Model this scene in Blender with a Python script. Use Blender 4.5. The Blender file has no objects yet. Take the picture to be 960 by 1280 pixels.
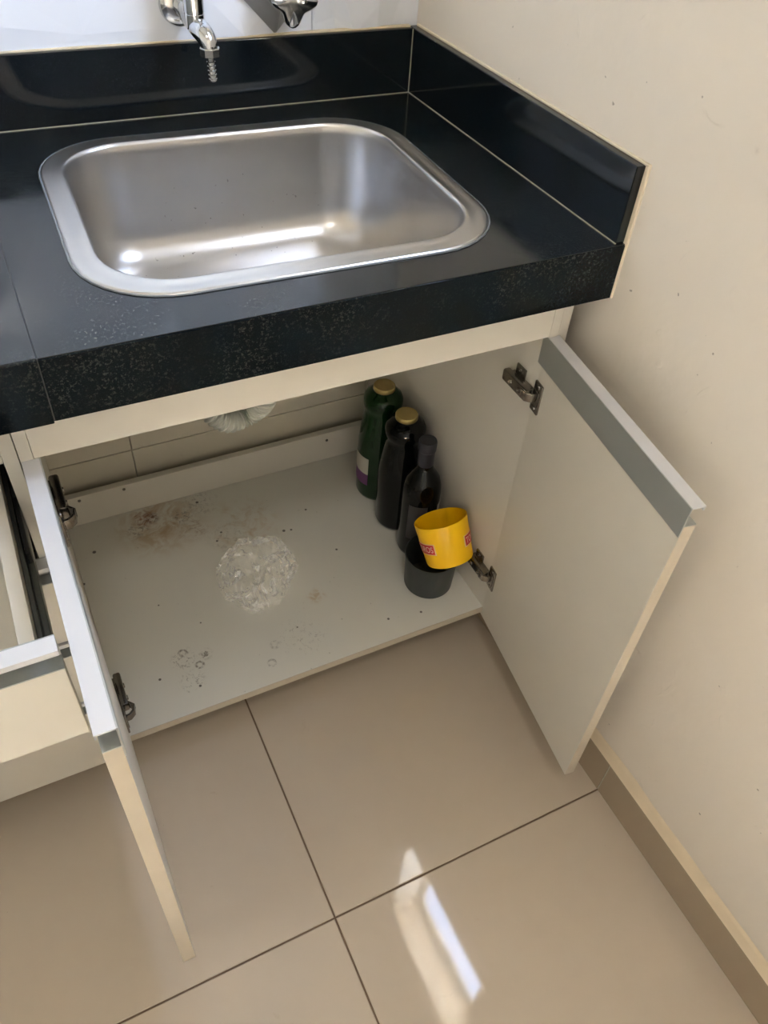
import bpy, bmesh, math, random
from mathutils import Vector, Matrix, noise

# ------------------------------------------------------------------ camera
SC = bpy.context.scene
COL = SC.collection
CAM_POS = Vector((-0.711, -1.2839, 1.3306))
YAW, PITCH, ROLL, FPX = 0.5169, -0.7894, 0.0894, 990.92
fwd = Vector((math.sin(YAW)*math.cos(PITCH), math.cos(YAW)*math.cos(PITCH), math.sin(PITCH)))
rgt = Vector((math.cos(YAW), -math.sin(YAW), 0))
upv = rgt.cross(fwd)
r2 = rgt*math.cos(ROLL) + upv*math.sin(ROLL)
u2 = -rgt*math.sin(ROLL) + upv*math.cos(ROLL)
cd = bpy.data.cameras.new('camera')
cam = bpy.data.objects.new('camera', cd)
COL.objects.link(cam)
M = Matrix(((r2.x, u2.x, -fwd.x), (r2.y, u2.y, -fwd.y), (r2.z, u2.z, -fwd.z))).to_4x4()
M.translation = CAM_POS
cam.matrix_world = M
cd.sensor_fit = 'VERTICAL'
cd.sensor_height = 36.0
cd.lens = FPX/1280*36.0
cd.clip_start = 0.02
SC.camera = cam

# ------------------------------------------------------------------ world, daylight, exposure
W = bpy.data.worlds.new('world')
SC.world = W
W.use_nodes = True
wt = W.node_tree
wt.nodes.clear()
wo = wt.nodes.new('ShaderNodeOutputWorld')
wb = wt.nodes.new('ShaderNodeBackground')
ws = wt.nodes.new('ShaderNodeTexSky')
ws.sky_type = 'NISHITA'
ws.sun_disc = False
ws.sun_elevation = math.radians(48)
ws.sun_rotation = math.radians(200)
ws.air_density = 1.2
ws.dust_density = 0.8
wh = wt.nodes.new('ShaderNodeHueSaturation')
wh.inputs['Saturation'].default_value = 0.8
wt.links.new(ws.outputs[0], wh.inputs['Color'])
wt.links.new(wh.outputs[0], wb.inputs['Color'])
wb.inputs['Strength'].default_value = 3.2
wt.links.new(wb.outputs[0], wo.inputs['Surface'])

WIN_Y0, WIN_Y1, WIN_Z0, WIN_Z1 = -0.885, -0.40, 1.33, 2.10      # window in the right wall
REAR_X0, REAR_X1, REAR_Z1 = -1.75, -0.35, 2.15                 # glazed doors behind the camera
ROOM_X, ROOM_Y, ROOM_H, WT = -2.0, -2.6, 2.62, 0.14

def area_light(name, loc, rot, sx, sy, power, col, portal=False):
    l = bpy.data.lights.new(name, 'AREA')
    l.shape = 'RECTANGLE'
    l.size, l.size_y = sx, sy
    l.energy = power
    l.color = col
    l.cycles.is_portal = portal
    o = bpy.data.objects.new(name, l)
    o.location = loc
    o.rotation_euler = rot
    COL.objects.link(o)
    return o
area_light('window_daylight_portal', (WT, (WIN_Y0+WIN_Y1)/2, (WIN_Z0+WIN_Z1)/2), (0, math.radians(90), 0), WIN_Z1-WIN_Z0, WIN_Y1-WIN_Y0, 1, (1, 1, 1), True)
area_light('rear_fill_panel', ((REAR_X0+REAR_X1)/2, ROOM_Y+0.02, REAR_Z1/2), (math.radians(90), 0, 0), REAR_X1-REAR_X0, REAR_Z1, 2.5, (1.0, 0.95, 0.89))  # added fill panel at the rear door, standing in for daylight

sl = bpy.data.lights.new('sun', 'SUN')          # sunlight falls on the yard outside, never through the openings
sl.energy = 190.0
sl.angle = math.radians(0.6)
sl.color = (1.0, 0.95, 0.88)
so = bpy.data.objects.new('sun', sl)
so.rotation_euler = Vector((0.48, 0.15, -0.86)).to_track_quat('-Z', 'Y').to_euler()
COL.objects.link(so)

SC.view_settings.view_transform = 'Standard'
SC.view_settings.look = 'None'
SC.view_settings.gamma = 1.0
SC.view_settings.use_curve_mapping = False
SC.view_settings.exposure = 1.22

# ------------------------------------------------------------------ helpers: materials
def srgb(r, g, b):
    f = lambda c: (c/255/12.92) if c/255 <= 0.04045 else ((c/255+0.055)/1.055)**2.4
    return (f(r), f(g), f(b), 1.0)

class Mat:
    def __init__(s, name):
        s.m = bpy.data.materials.new(name)
        s.m.use_nodes = True
        s.t = s.m.node_tree
        s.b = s.t.nodes['Principled BSDF']
    def n(s, typ, **kw):
        nd = s.t.nodes.new(typ)
        for k, v in kw.items():
            if k in nd.inputs.keys():
                nd.inputs[k].default_value = v
            else:
                setattr(nd, k, v)
        return nd
    def l(s, a, b):
        s.t.links.new(a, b)
    def math(s, op, a, b=None, c=None, clamp=False):
        nd = s.t.nodes.new('ShaderNodeMath')
        nd.operation = op
        nd.use_clamp = clamp
        for i, v in enumerate((a, b, c)):
            if v is None: continue
            if isinstance(v, (int, float)): nd.inputs[i].default_value = v
            else: s.l(v, nd.inputs[i])
        return nd.outputs[0]
    def mix(s, fac, a, b):
        nd = s.t.nodes.new('ShaderNodeMix')
        nd.data_type = 'RGBA'
        for sock, v in ((nd.inputs[0], fac), (nd.inputs[6], a), (nd.inputs[7], b)):
            if isinstance(v, (int, float, tuple)): sock.default_value = v
            else: s.l(v, sock)
        return nd.outputs[2]
    def pos(s):
        return s.n('ShaderNodeNewGeometry').outputs['Position']
    def noise(s, scale, detail=3, rough=0.5, dist=0.0, vec=None):
        nd = s.n('ShaderNodeTexNoise', Scale=scale, Detail=detail, Roughness=rough, Distortion=dist)
        s.l(vec if vec is not None else s.pos(), nd.inputs['Vector'])
        return nd.outputs['Fac']
    def ramp(s, fac, lo, hi):
        nd = s.t.nodes.new('ShaderNodeMapRange')
        nd.interpolation_type = 'SMOOTHSTEP'
        nd.inputs['From Min'].default_value = lo
        nd.inputs['From Max'].default_value = hi
        s.l(fac, nd.inputs['Value'])
        return nd.outputs[0]
    def spot(s, c, r0, r1):
        """1 within r0 of point c, 0 beyond r1"""
        nd = s.t.nodes.new('ShaderNodeVectorMath')
        nd.operation = 'DISTANCE'
        s.l(s.pos(), nd.inputs[0])
        nd.inputs[1].default_value = c
        return s.ramp(nd.outputs['Value'], r1, r0)
    def bump(s, h, strength=0.2, dist=0.002):
        nd = s.n('ShaderNodeBump', Strength=strength, Distance=dist)
        s.l(h, nd.inputs['Height'])
        s.l(nd.outputs[0], s.b.inputs['Normal'])
    def base(s, col=None, rough=None, metal=None, spec=None, coat=None, coat_r=None):
        i = s.b.inputs
        if col is not None:
            if isinstance(col, tuple): i['Base Color'].default_value = col
            else: s.l(col, i['Base Color'])
        if rough is not None:
            if isinstance(rough, (int, float)): i['Roughness'].default_value = rough
            else: s.l(rough, i['Roughness'])
        if metal is not None: i['Metallic'].default_value = metal
        if spec is not None: i['Specular IOR Level'].default_value = spec
        if coat is not None: i['Coat Weight'].default_value = coat
        if coat_r is not None: i['Coat Roughness'].default_value = coat_r
        return s

def simple(name, col, rough=0.5, metal=0.0, var=0.06, vscale=8.0, **kw):
    m = Mat(name)
    f = m.noise(vscale, 4)
    dark = tuple(c*(1-var) for c in col[:3]) + (1,)
    lite = tuple(min(1, c*(1+var)) for c in col[:3]) + (1,)
    m.base(m.mix(f, dark, lite), rough, metal, **kw)
    return m.m

# plastered, painted wall with smudges and uneven trowelling
def mk_plaster():
    m = Mat('cream_plaster')
    big = m.noise(2.2, 3)
    mid = m.noise(9, 4, 0.6)
    c = m.mix(big, srgb(229, 220, 206), srgb(236, 228, 216))
    smudge = m.ramp(m.noise(14, 5, 0.65, 1.2), 0.66, 0.80)
    c = m.mix(m.math('MULTIPLY', smudge, 0.35), c, srgb(176, 163, 143))
    dots = m.ramp(m.noise(85, 1), 0.775, 0.81)
    c = m.mix(m.math('MULTIPLY', dots, 0.6), c, srgb(110, 98, 84))
    m.base(c, 0.62, spec=0.35)
    h = m.math('ADD', m.math('MULTIPLY', mid, 0.6), m.math('MULTIPLY', m.noise(40, 3), 0.15))
    scratch = m.ramp(m.noise(11, 2, 0.4, 2.5), 0.68, 0.74)
    h = m.math('ADD', h, m.math('MULTIPLY', scratch, 0.06))
    m.bump(h, 0.7, 0.006)
    return m.m
PLASTER = mk_plaster()
CEIL = simple('white_ceiling_paint', srgb(226, 222, 214), 0.8)

def mk_floor():
    m = Mat('polished_beige_porcelain')
    f = m.noise(3.0, 4, 0.6)
    c = m.mix(f, srgb(194, 180, 161), srgb(204, 191, 174))
    sm = m.ramp(m.noise(16, 4, 0.6, 1.0), 0.68, 0.80)
    c = m.mix(m.math('MULTIPLY', sm, 0.22), c, srgb(140, 122, 102))
    dots = m.ramp(m.noise(95, 1), 0.83, 0.86)
    c = m.mix(m.math('MULTIPLY', dots, 0.5), c, srgb(96, 82, 70))
    m.base(c, m.math('MULTIPLY_ADD', sm, 0.12, 0.045), spec=0.62)
    m.bump(m.noise(2.5, 2), 0.02, 0.002)
    return m.m
FLOOR = mk_floor()
GROUT = simple('dark_grout', srgb(118, 98, 80), 0.9, vscale=60, var=0.2)
BASEB = simple('beige_porcelain_skirting', srgb(164, 147, 125), 0.22, vscale=3)

def mk_tile(name, a, b, rough, dirt=0.0):
    m = Mat(name)
    c = m.mix(m.noise(4, 3), a, b)
    if dirt:
        d = m.ramp(m.noise(30, 4, 0.6), 0.62, 0.8)
        c = m.mix(m.math('MULTIPLY', d, dirt), c, srgb(150, 140, 120))
    m.base(c, rough, spec=0.5)
    return m.m
TILE3D = mk_tile('glossy_white_relief_tile', srgb(228, 232, 240), srgb(236, 239, 245), 0.16)
TILEW = mk_tile('plain_white_wall_tile', srgb(206, 199, 180), srgb(214, 207, 190), 0.3, 0.25)
GROUTL = simple('pale_tile_grout', srgb(178, 168, 148), 0.9, vscale=50, var=0.15)

def mk_granite(name, deposit, fleck=1.0, spec=0.5):
    m = Mat(name)
    v = m.n('ShaderNodeTexVoronoi', Scale=900.0)
    m.l(m.pos(), v.inputs['Vector'])
    sp = m.ramp(v.outputs['Distance'], 0.22, 0.10)
    cl = m.noise(420, 2, 0.7)
    cl2 = m.ramp(cl, 0.52, 0.72)
    c = m.mix(m.math('MULTIPLY', cl2, 0.5*fleck), srgb(11, 18, 22), srgb(33, 42, 48))
    c = m.mix(m.math('MULTIPLY', sp, 0.25*fleck), c, srgb(82, 88, 90))
    rough = 0.08
    if deposit:
        patch = m.ramp(m.noise(7, 5, 0.7, 0.4), 0.36, 0.72)
        fine = m.ramp(m.noise(300, 3, 0.75), 0.52, 0.66)
        w = m.math('MULTIPLY', patch, fine)
        c = m.mix(m.math('MULTIPLY', w, deposit), c, srgb(128, 128, 118))
        rough = m.math('MULTIPLY_ADD', patch, 0.10, 0.08)
    m.base(c, rough, spec=spec)
    m.bump(cl, 0.05, 0.0004)
    return m.m
GRANITE = mk_granite('polished_black_granite', 0.22)
GRANITE_F = mk_granite('black_granite_front_with_limescale', 0.24, 0.45, 0.12)
GRANITE_S = mk_granite('black_granite_upstand', 0.0)
CAULK = simple('pale_joint_filler', srgb(176, 168, 148), 0.8, vscale=120, var=0.25)

def mk_steel():
    m = Mat('brushed_stainless_steel')
    mp = m.n('ShaderNodeMapping')
    mp.inputs['Scale'].default_value = (2, 2, 130)
    m.l(m.pos(), mp.inputs['Vector'])
    br = m.noise(2.0, 3, 0.7, vec=mp.outputs[0])
    cl = m.noise(7, 4, 0.6)
    c = m.mix(cl, srgb(182, 180, 178), srgb(206, 205, 204))
    dots = m.ramp(m.noise(150, 1), 0.74, 0.79)
    low = m.spot((-0.36, -0.24, 0.70), 0.14, 0.22)
    c = m.mix(m.math('MULTIPLY', m.math('MULTIPLY', dots, low), 0.6), c, srgb(70, 66, 62))
    m.base(c, m.math('MULTIPLY_ADD', cl, 0.06, 0.27), 1.0)
    return m.m
STEEL = mk_steel()
RIM_SEAL = simple('grey_silicone_bead', srgb(120, 124, 128), 0.5)
CHROME = simple('worn_chrome', srgb(205, 208, 212), 0.10, 1.0, vscale=40, var=0.08)
CHROME_D = simple('dull_chrome', srgb(176, 174, 168), 0.26, 1.0, vscale=60, var=0.15)
DARK = simple('bore_shade_black', srgb(14, 14, 15), 0.7)
NICKEL = simple('tarnished_nickel_steel', srgb(146, 141, 133), 0.27, 1.0, vscale=90, var=0.35)
ALU = simple('anodised_aluminium', srgb(176, 180, 178), 0.30, 0.55, vscale=20, var=0.05)
ALU_T = simple('white_lacquered_aluminium', srgb(212, 212, 214), 0.35, 0.0, vscale=20, var=0.03)
SLIDE = simple('grey_steel_slide', srgb(96, 98, 96), 0.35, 0.8, vscale=60, var=0.2)
BLACKP = simple('black_plastic', srgb(22, 23, 24), 0.4)

def mk_mdf():
    m = Mat('white_melamine')
    c = m.mix(m.noise(5, 3), srgb(217, 211, 198), srgb(224, 219, 207))
    d = m.ramp(m.noise(26, 5, 0.7, 1.0), 0.70, 0.84)
    c = m.mix(m.math('MULTIPLY', d, 0.22), c, srgb(150, 136, 112))
    m.base(c, 0.36, spec=0.45)
    return m.m
MDF = mk_mdf()
EDGE = simple('cream_edge_band', srgb(200, 189, 170), 0.45, vscale=30, var=0.06)

def mk_shelf(ZS):
    m = Mat('stained_white_melamine_shelf')
    c = m.mix(m.noise(5, 3), srgb(225, 223, 213), srgb(231, 229, 220))
    def stain(c, p, r, col, amt, sc=45, lo=0.46, hi=0.62, dist=0.8):
        k = m.math('MULTIPLY', m.spot((p[0], p[1], ZS), r*0.25, r), m.ramp(m.noise(sc, 5, 0.7, dist), lo, hi))
        return m.mix(m.math('MULTIPLY', k, amt), c, col)
    rust = srgb(146, 84, 22); brown = srgb(112, 88, 58); dark = srgb(52, 42, 34); grey = srgb(120, 112, 100)
    def ring(c, p, r, col, amt):
        k = m.math('SUBTRACT', m.spot((p[0], p[1], ZS), r*0.85, r*1.25), m.spot((p[0], p[1], ZS), r*0.35, r*0.8))
        k = m.math('MULTIPLY', k, m.ramp(m.noise(160, 4, 0.7), 0.40, 0.62))
        return m.mix(m.math('MULTIPLY', k, amt, clamp=True), c, col)
    c = stain(c, (-0.565, -0.090), 0.115, srgb(176, 138, 78), 0.70, 22, 0.38, 0.66)
    c = stain(c, (-0.590, -0.066), 0.036, rust, 0.85, 70, 0.42, 0.66)
    c = stain(c, (-0.575, -0.072), 0.022, srgb(96, 50, 16), 0.85, 110, 0.42, 0.60)
    c = stain(c, (-0.608, -0.096), 0.030, srgb(90, 62, 36), 0.6, 120, 0.48, 0.62)
    c = stain(c, (-0.517, -0.092), 0.030, dark, 0.6, 130, 0.46, 0.62)
    c = stain(c, (-0.505, -0.130), 0.045, srgb(140, 96, 48), 0.55, 80, 0.46, 0.66)
    c = stain(c, (-0.470, -0.065), 0.050, grey, 0.45, 110, 0.50, 0.64)
    c = stain(c, (-0.405, -0.160), 0.100, srgb(182, 146, 90), 0.55, 26, 0.42, 0.70)
    c = stain(c, (-0.440, -0.185), 0.060, brown, 0.35, 110, 0.50, 0.66)
    c = stain(c, (-0.340, -0.395), 0.024, srgb(184, 150, 92), 0.55, 60, 0.40, 0.60)
    c = ring(c, (-0.609, -0.422), 0.008, grey, 0.9)
    c = ring(c, (-0.588, -0.458), 0.008, grey, 0.9)
    c = ring(c, (-0.470, -0.505), 0.008, grey, 0.6)
    c = ring(c, (-0.452, -0.470), 0.009, grey, 0.5)
    c = stain(c, (-0.572, -0.440), 0.016, grey, 0.8, 120, 0.46, 0.58)
    c = stain(c, (-0.610, -0.435), 0.030, grey, 0.7, 150, 0.52, 0.60)
    c = stain(c, (-0.610, -0.485), 0.030, grey, 0.6, 170, 0.54, 0.62)
    c = stain(c, (-0.400, -0.470), 0.060, grey, 0.4, 150, 0.56, 0.64)
    for p, r in (((-0.701, -0.121), .0045), ((-0.736, -0.195), .0035), ((-0.475, -0.062), .004), ((-0.455, -0.165), .003),
                 ((-0.47, -0.185), .003), ((-0.335, -0.21), .004), ((-0.32, -0.213), .003), ((-0.66, -0.46), .003),
                 ((-0.60, -0.50), .003), ((-0.255, -0.30), .003), ((-0.27, -0.17), .003), ((-0.235, -0.50), .003),
                 ((-0.62, -0.30), .002), ((-0.56, -0.37), .002), ((-0.40, -0.45), .002), ((-0.17, -0.51), .003)):
        c = m.mix(m.math('MULTIPLY', m.spot((p[0], p[1], ZS), r*0.6, r), 0.85), c, dark)
    fl = m.ramp(m.noise(130, 2), 0.74, 0.79)
    c = m.mix(m.math('MULTIPLY', fl, 0.4), c, grey)
    m.base(c, 0.34, spec=0.45)
    return m.m

# ------------------------------------------------------------------ helpers: geometry (world coordinates)
def thing(name, loc, label=None, cat=None, group=None, kind=None):
    o = bpy.data.objects.new(name, None)
    o.empty_display_size = 0.05
    o.location = loc
    COL.objects.link(o)
    return tag(o, label, cat, group, kind)

def tag(o, label=None, cat=None, group=None, kind=None):
    if label: o['label'] = label
    if cat: o['category'] = cat
    if group: o['group'] = group
    if kind: o['kind'] = kind
    return o

def wloc(o):
    v = Vector(o.location)
    while o.parent:
        o = o.parent
        v += Vector(o.location)
    return v

def link(name, bm, mat, parent=None, smooth=False, origin=None, angle=0.6):
    """bmesh in world coordinates -> ONE mesh object, relative to its parent"""
    org = Vector(origin) if origin else (wloc(parent) if parent else Vector((0, 0, 0)))
    bmesh.ops.translate(bm, verts=bm.verts, vec=-org)
    bmesh.ops.recalc_face_normals(bm, faces=bm.faces)
    if smooth:
        for f in bm.faces: f.smooth = True
        for e in bm.edges:
            if len(e.link_faces) == 2 and e.calc_face_angle(0) > angle: e.smooth = False
    me = bpy.data.meshes.new(name)
    bm.to_mesh(me)
    bm.free()
    for mm in (mat if isinstance(mat, (list, tuple)) else [mat]): me.materials.append(mm)
    o = bpy.data.objects.new(name, me)
    COL.objects.link(o)
    if parent:
        o.parent = parent
        o.location = org - wloc(parent)
    else:
        o.location = org
    return o

def box(bm, x0, x1, y0, y1, z0, z1, bevel=0.0, mi=0, xf=None):
    vs = [bm.verts.new((x, y, z)) for z in (z0, z1) for y in (y0, y1) for x in (x0, x1)]
    fs = []
    for q in ((0, 2, 3, 1), (4, 5, 7, 6), (0, 1, 5, 4), (2, 6, 7, 3), (0, 4, 6, 2), (1, 3, 7, 5)):
        f = bm.faces.new([vs[i] for i in q])
        f.material_index = mi
        fs.append(f)
    geom = vs
    if bevel:
        es = list({e for f in fs for e in f.edges})
        res = bmesh.ops.bevel(bm, geom=es, offset=bevel, segments=2, profile=0.5, affect='EDGES')
        geom = list({v for f in res['faces'] for v in f.verts})
        for f in res['faces']: f.material_index = mi
    if xf is not None:
        bmesh.ops.transform(bm, matrix=xf, verts=geom)
    return geom

def abox(name, x0, x1, y0, y1, z0, z1, mat, parent=None, bevel=0.0):
    bm = bmesh.new()
    box(bm, x0, x1, y0, y1, z0, z1, bevel)
    return link(name, bm, mat, parent)

def frame_of(axis):
    a = Vector(axis).normalized()
    h = Vector((0, 0, 1)) if abs(a.z) < 0.9 else Vector((1, 0, 0))
    x = a.cross(h).normalized()
    y = a.cross(x).normalized()
    return x, y, a

def lathe(bm, base, axis, prof, seg=32, mi=0, cap0=True, cap1=True, square=None):
    """prof: list of (radius, distance along axis)"""
    x, y, a = frame_of(axis)
    base = Vector(base)
    rings = []
    for r, h in prof:
        ring = []
        for i in range(seg):
            t = 2*math.pi*i/seg
            ring.append(bm.verts.new(base + a*h + (x*math.cos(t) + y*math.sin(t))*max(r, 1e-5)))
        rings.append(ring)
    for A, B in zip(rings, rings[1:]):
        for i in range(seg):
            f = bm.faces.new((A[i], A[(i+1) % seg], B[(i+1) % seg], B[i]))
            f.material_index = mi
    if cap0: bm.faces.new(rings[0][::-1]).material_index = mi
    if cap1: bm.faces.new(rings[-1]).material_index = mi
    return rings

def tube(bm, pts, rad, seg=16, mi=0, caps=True):
    """pts: list of Vectors; rad: float or list"""
    pts = [Vector(p) for p in pts]
    n = len(pts)
    rads = rad if isinstance(rad, list) else [rad]*n
    tan = [(pts[min(i+1, n-1)] - pts[max(i-1, 0)]).normalized() for i in range(n)]
    x, y, a = frame_of(tan[0])
    rings = []
    for i in range(n):
        x = (x - tan[i]*x.dot(tan[i])).normalized()
        y = tan[i].cross(x)
        rings.append([bm.verts.new(pts[i] + (x*math.cos(2*math.pi*k/seg) + y*math.sin(2*math.pi*k/seg))*rads[i]) for k in range(seg)])
    for A, B in zip(rings, rings[1:]):
        for i in range(seg):
            bm.faces.new((A[i], A[(i+1) % seg], B[(i+1) % seg], B[i])).material_index = mi
    if caps:
        bm.faces.new(rings[0][::-1]).material_index = mi
        bm.faces.new(rings[-1]).material_index = mi

def bez(p0, p1, p2, p3, n=14):
    out = []
    for i in range(n+1):
        t = i/n
        out.append(Vector(p0)*(1-t)**3 + Vector(p1)*3*t*(1-t)**2 + Vector(p2)*3*t*t*(1-t) + Vector(p3)*t**3)
    return out

# ------------------------------------------------------------------ measures of the kitchen corner
H = 0.88; D = 0.5868; TS = 0.0156; HS = 0.0957; APR = 0.075
YC = -0.547; ZS = 0.1208; XR = -0.0530; XL = -0.737; RZ = 0.7313
BB_T, BB_H = 0.0104, 0.088
JX, JY, TL = -0.5204, -0.909, 0.60
random.seed(7)

# ------------------------------------------------------------------ the setting
floor = tag(abox('floor', ROOM_X-WT, WT, ROOM_Y-WT, WT, -0.10, -0.0025, GROUT), 'polished beige floor tiles with thin dark joints', kind='structure')
def rect_tile(name, x0, x1, y0, y1, z0, z1, mat, parent, bev=0.0012):
    bm = bmesh.new()
    box(bm, x0, x1, y0, y1, z0, z1)
    top = [e for e in bm.edges if all(abs(v.co.z - z1) < 1e-6 for v in e.verts)]
    bmesh.ops.bevel(bm, geom=top, offset=bev, segments=1, affect='EDGES')
    return link(name, bm, mat, parent)
G = 0.0014
xs = [JX + k*TL for k in range(-4, 2)]
ys = [JY + k*TL for k in range(-4, 3)]
for i in range(len(xs)-1):
    for j in range(len(ys)-1):
        x0, x1 = max(xs[i], ROOM_X), min(xs[i+1], -0.0)
        y0, y1 = max(ys[j], ROOM_Y), min(ys[j+1], 0.0)
        if x1-x0 < 0.02 or y1-y0 < 0.02: continue
        rect_tile('floor_tile', x0+G, x1-G, y0+G, y1-G, -0.0024, 0.0, FLOOR, floor)

tag(abox('ground', -8, 9, -9, 9, -0.25, -0.15, simple('pale_concrete', srgb(205, 196, 180), 0.9)), 'pale concrete ground outside the window, added to bounce sunlight', kind='structure')  # unseen ground, added to bounce sunlight up to the window soffit

# back wall: masonry with plain tiles below the worktop and relief tiles above
wall_back = tag(abox('wall_back', ROOM_X-WT, WT, 0.009, 0.009+WT, 0, ROOM_H, GROUTL), 'white tiled back wall behind the sink', kind='structure')
def plain_tile(x0, x1, z0, z1):
    bm = bmesh.new()
    box(bm, x0, x1, 0.0, 0.0089, z0, z1)
    fr = [e for e in bm.edges if all(abs(v.co.y) < 1e-6 for v in e.verts)]
    bmesh.ops.bevel(bm, geom=fr, offset=0.001, segments=1, affect='EDGES')
    return link('wall_tile', bm, TILEW, wall_back)
tx = [-0.577 + k*0.52 for k in range(-5, 3)]
tz = [0.0, 0.25, 0.56, 0.878]
for i in range(len(tx)-1):
    for j in range(len(tz)-1):
        x0, x1 = max(tx[i], ROOM_X), min(tx[i+1], 0.0)
        if x1-x0 > 0.02: plain_tile(x0+0.0009, x1-0.0009, tz[j]+0.0009, tz[j+1]-0.0009)
def relief_tile(x0, x1, z0, z1, seed):
    """faceted tile: a jittered lattice of points pushed in and out, triangulated"""
    rnd = random.Random(seed)
    bm = bmesh.new()
    nx, nz = 5, 3
    P = {}
    for a in range(nx+1):
        for b in range(nz+1):
            edge = a in (0, nx) or b in (0, nz)
            x = x0 + (x1-x0)*a/nx
            z = z0 + (z1-z0)*b/nz
            if a not in (0, nx): x += rnd.uniform(-.25, .25)*(x1-x0)/nx
            if b not in (0, nz): z += rnd.uniform(-.25, .25)*(z1-z0)/nz
            y = 0.001 if edge else rnd.choice((-0.0085, -0.006, 0.007))
            P[a, b] = bm.verts.new((x, y, z))
    for a in range(nx):
        for b in range(nz):
            A, B, C, Dv = P[a, b], P[a+1, b], P[a+1, b+1], P[a, b+1]
            if (a+b) % 2: bm.faces.new((A, B, C)); bm.faces.new((A, C, Dv))
            else: bm.faces.new((A, B, Dv)); bm.faces.new((B, C, Dv))
    rim = [e for e in bm.edges if e.is_boundary]
    ex = bmesh.ops.extrude_edge_only(bm, edges=rim)
    for g in ex['geom']:
        if isinstance(g, bmesh.types.BMVert): g.co.y = 0.0089
    return link('relief_tile', bm, TILE3D, wall_back)
rx = [-0.184 + k*0.60 for k in range(-5, 2)]
rz = [0.880 + k*0.33 for k in range(0, 6)]
for i in range(len(rx)-1):
    for j in range(len(rz)-1):
        x0, x1 = max(rx[i], ROOM_X), min(rx[i+1], 0.0)
        z1 = min(rz[j+1], ROOM_H)
        if x1-x0 > 0.02 and z1-rz[j] > 0.02: relief_tile(x0+0.0008, x1-0.0008, rz[j]+0.0008, z1-0.0008, i*17+j+3)

# right wall with the window opening
bm = bmesh.new()
for a in ((ROOM_Y-WT, WIN_Y0, 0, ROOM_H), (WIN_Y1, 0.009, 0, ROOM_H), (WIN_Y0, WIN_Y1, 0, WIN_Z0), (WIN_Y0, WIN_Y1, WIN_Z1, ROOM_H)):
    box(bm, 0.0, WT, *a[:2], *a[2:])
tag(link('wall_right', bm, PLASTER), 'cream painted plaster wall right of the sink with small scuffs', kind='structure')
tag(abox('wall_left', ROOM_X-WT, ROOM_X, ROOM_Y, 0.009, 0, ROOM_H, PLASTER), 'cream plaster wall on the far left', kind='structure')
bm = bmesh.new()
for a in ((ROOM_X-WT, REAR_X0, 0, ROOM_H), (REAR_X1, 0.0, 0, ROOM_H), (REAR_X0, REAR_X1, REAR_Z1, ROOM_H)):
    box(bm, a[0], a[1], ROOM_Y-WT, ROOM_Y, a[2], a[3])
tag(link('wall_front', bm, PLASTER), 'cream plaster wall behind the camera', kind='structure')
tag(abox('ceiling', ROOM_X-WT, WT, ROOM_Y-WT, 0.009+WT, ROOM_H, ROOM_H+0.1, CEIL), 'plain white ceiling', kind='structure')

def mk_glass():
    m = Mat('clear_window_glass')
    m.t.nodes.remove(m.b)
    out = m.t.nodes['Material Output']
    tr = m.n('ShaderNodeBsdfTransparent')
    gl = m.n('ShaderNodeBsdfGlossy', Roughness=0.02)
    fr = m.n('ShaderNodeFresnel', IOR=1.45)
    mx = m.n('ShaderNodeMixShader')
    bf = m.n('ShaderNodeNewGeometry').outputs['Backfacing']
    m.l(m.math('MULTIPLY', fr.outputs[0], m.math('SUBTRACT', 1.0, bf)), mx.inputs[0]); m.l(tr.outputs[0], mx.inputs[1]); m.l(gl.outputs[0], mx.inputs[2])
    m.l(mx.outputs[0], out.inputs['Surface'])
    return m.m
GLASS = mk_glass()
FRAME = simple('white_window_aluminium', srgb(224, 222, 214), 0.35)
# window_1 : aluminium frame with two sashes, in the opening
win = tag(thing('window_1', (0.07, (WIN_Y0+WIN_Y1)/2, WIN_Z0)), 'white aluminium window above the right door', kind='structure')
bm = bmesh.new()
fw = 0.014
for a in ((WIN_Y0, WIN_Y1, WIN_Z0, WIN_Z0+fw), (WIN_Y0, WIN_Y1, WIN_Z1-fw, WIN_Z1), (WIN_Y0, WIN_Y0+fw, WIN_Z0+fw, WIN_Z1-fw), (WIN_Y1-fw, WIN_Y1, WIN_Z0+fw, WIN_Z1-fw)):
    box(bm, 0.116, 0.138, a[0], a[1], a[2], a[3], 0.002)
link('window_frame', bm, FRAME, win)
bm = bmesh.new()
y0, y1, z0, z1, s_ = WIN_Y0+fw, WIN_Y1-fw, WIN_Z0+fw, WIN_Z1-fw, 0.012
for a in ((y0, y1, z0, z0+s_), (y0, y1, z1-s_, z1), (y0, y0+s_, z0+s_, z1-s_), (y1-s_, y1, z0+s_, z1-s_)):
    box(bm, 0.120, 0.134, a[0], a[1], a[2], a[3], 0.0015)
sash = link('sash', bm, FRAME, win)
abox('pane', 0.126, 0.129, y0+s_, y1-s_, z0+s_, z1-s_, GLASS, sash)
abox('window_sill', -0.008, 0.115, WIN_Y0+0.001, WIN_Y1-0.001, WIN_Z0, WIN_Z0+0.012, simple('pale_sill_stone', srgb(214, 206, 192), 0.4), win, 0.003)
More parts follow.
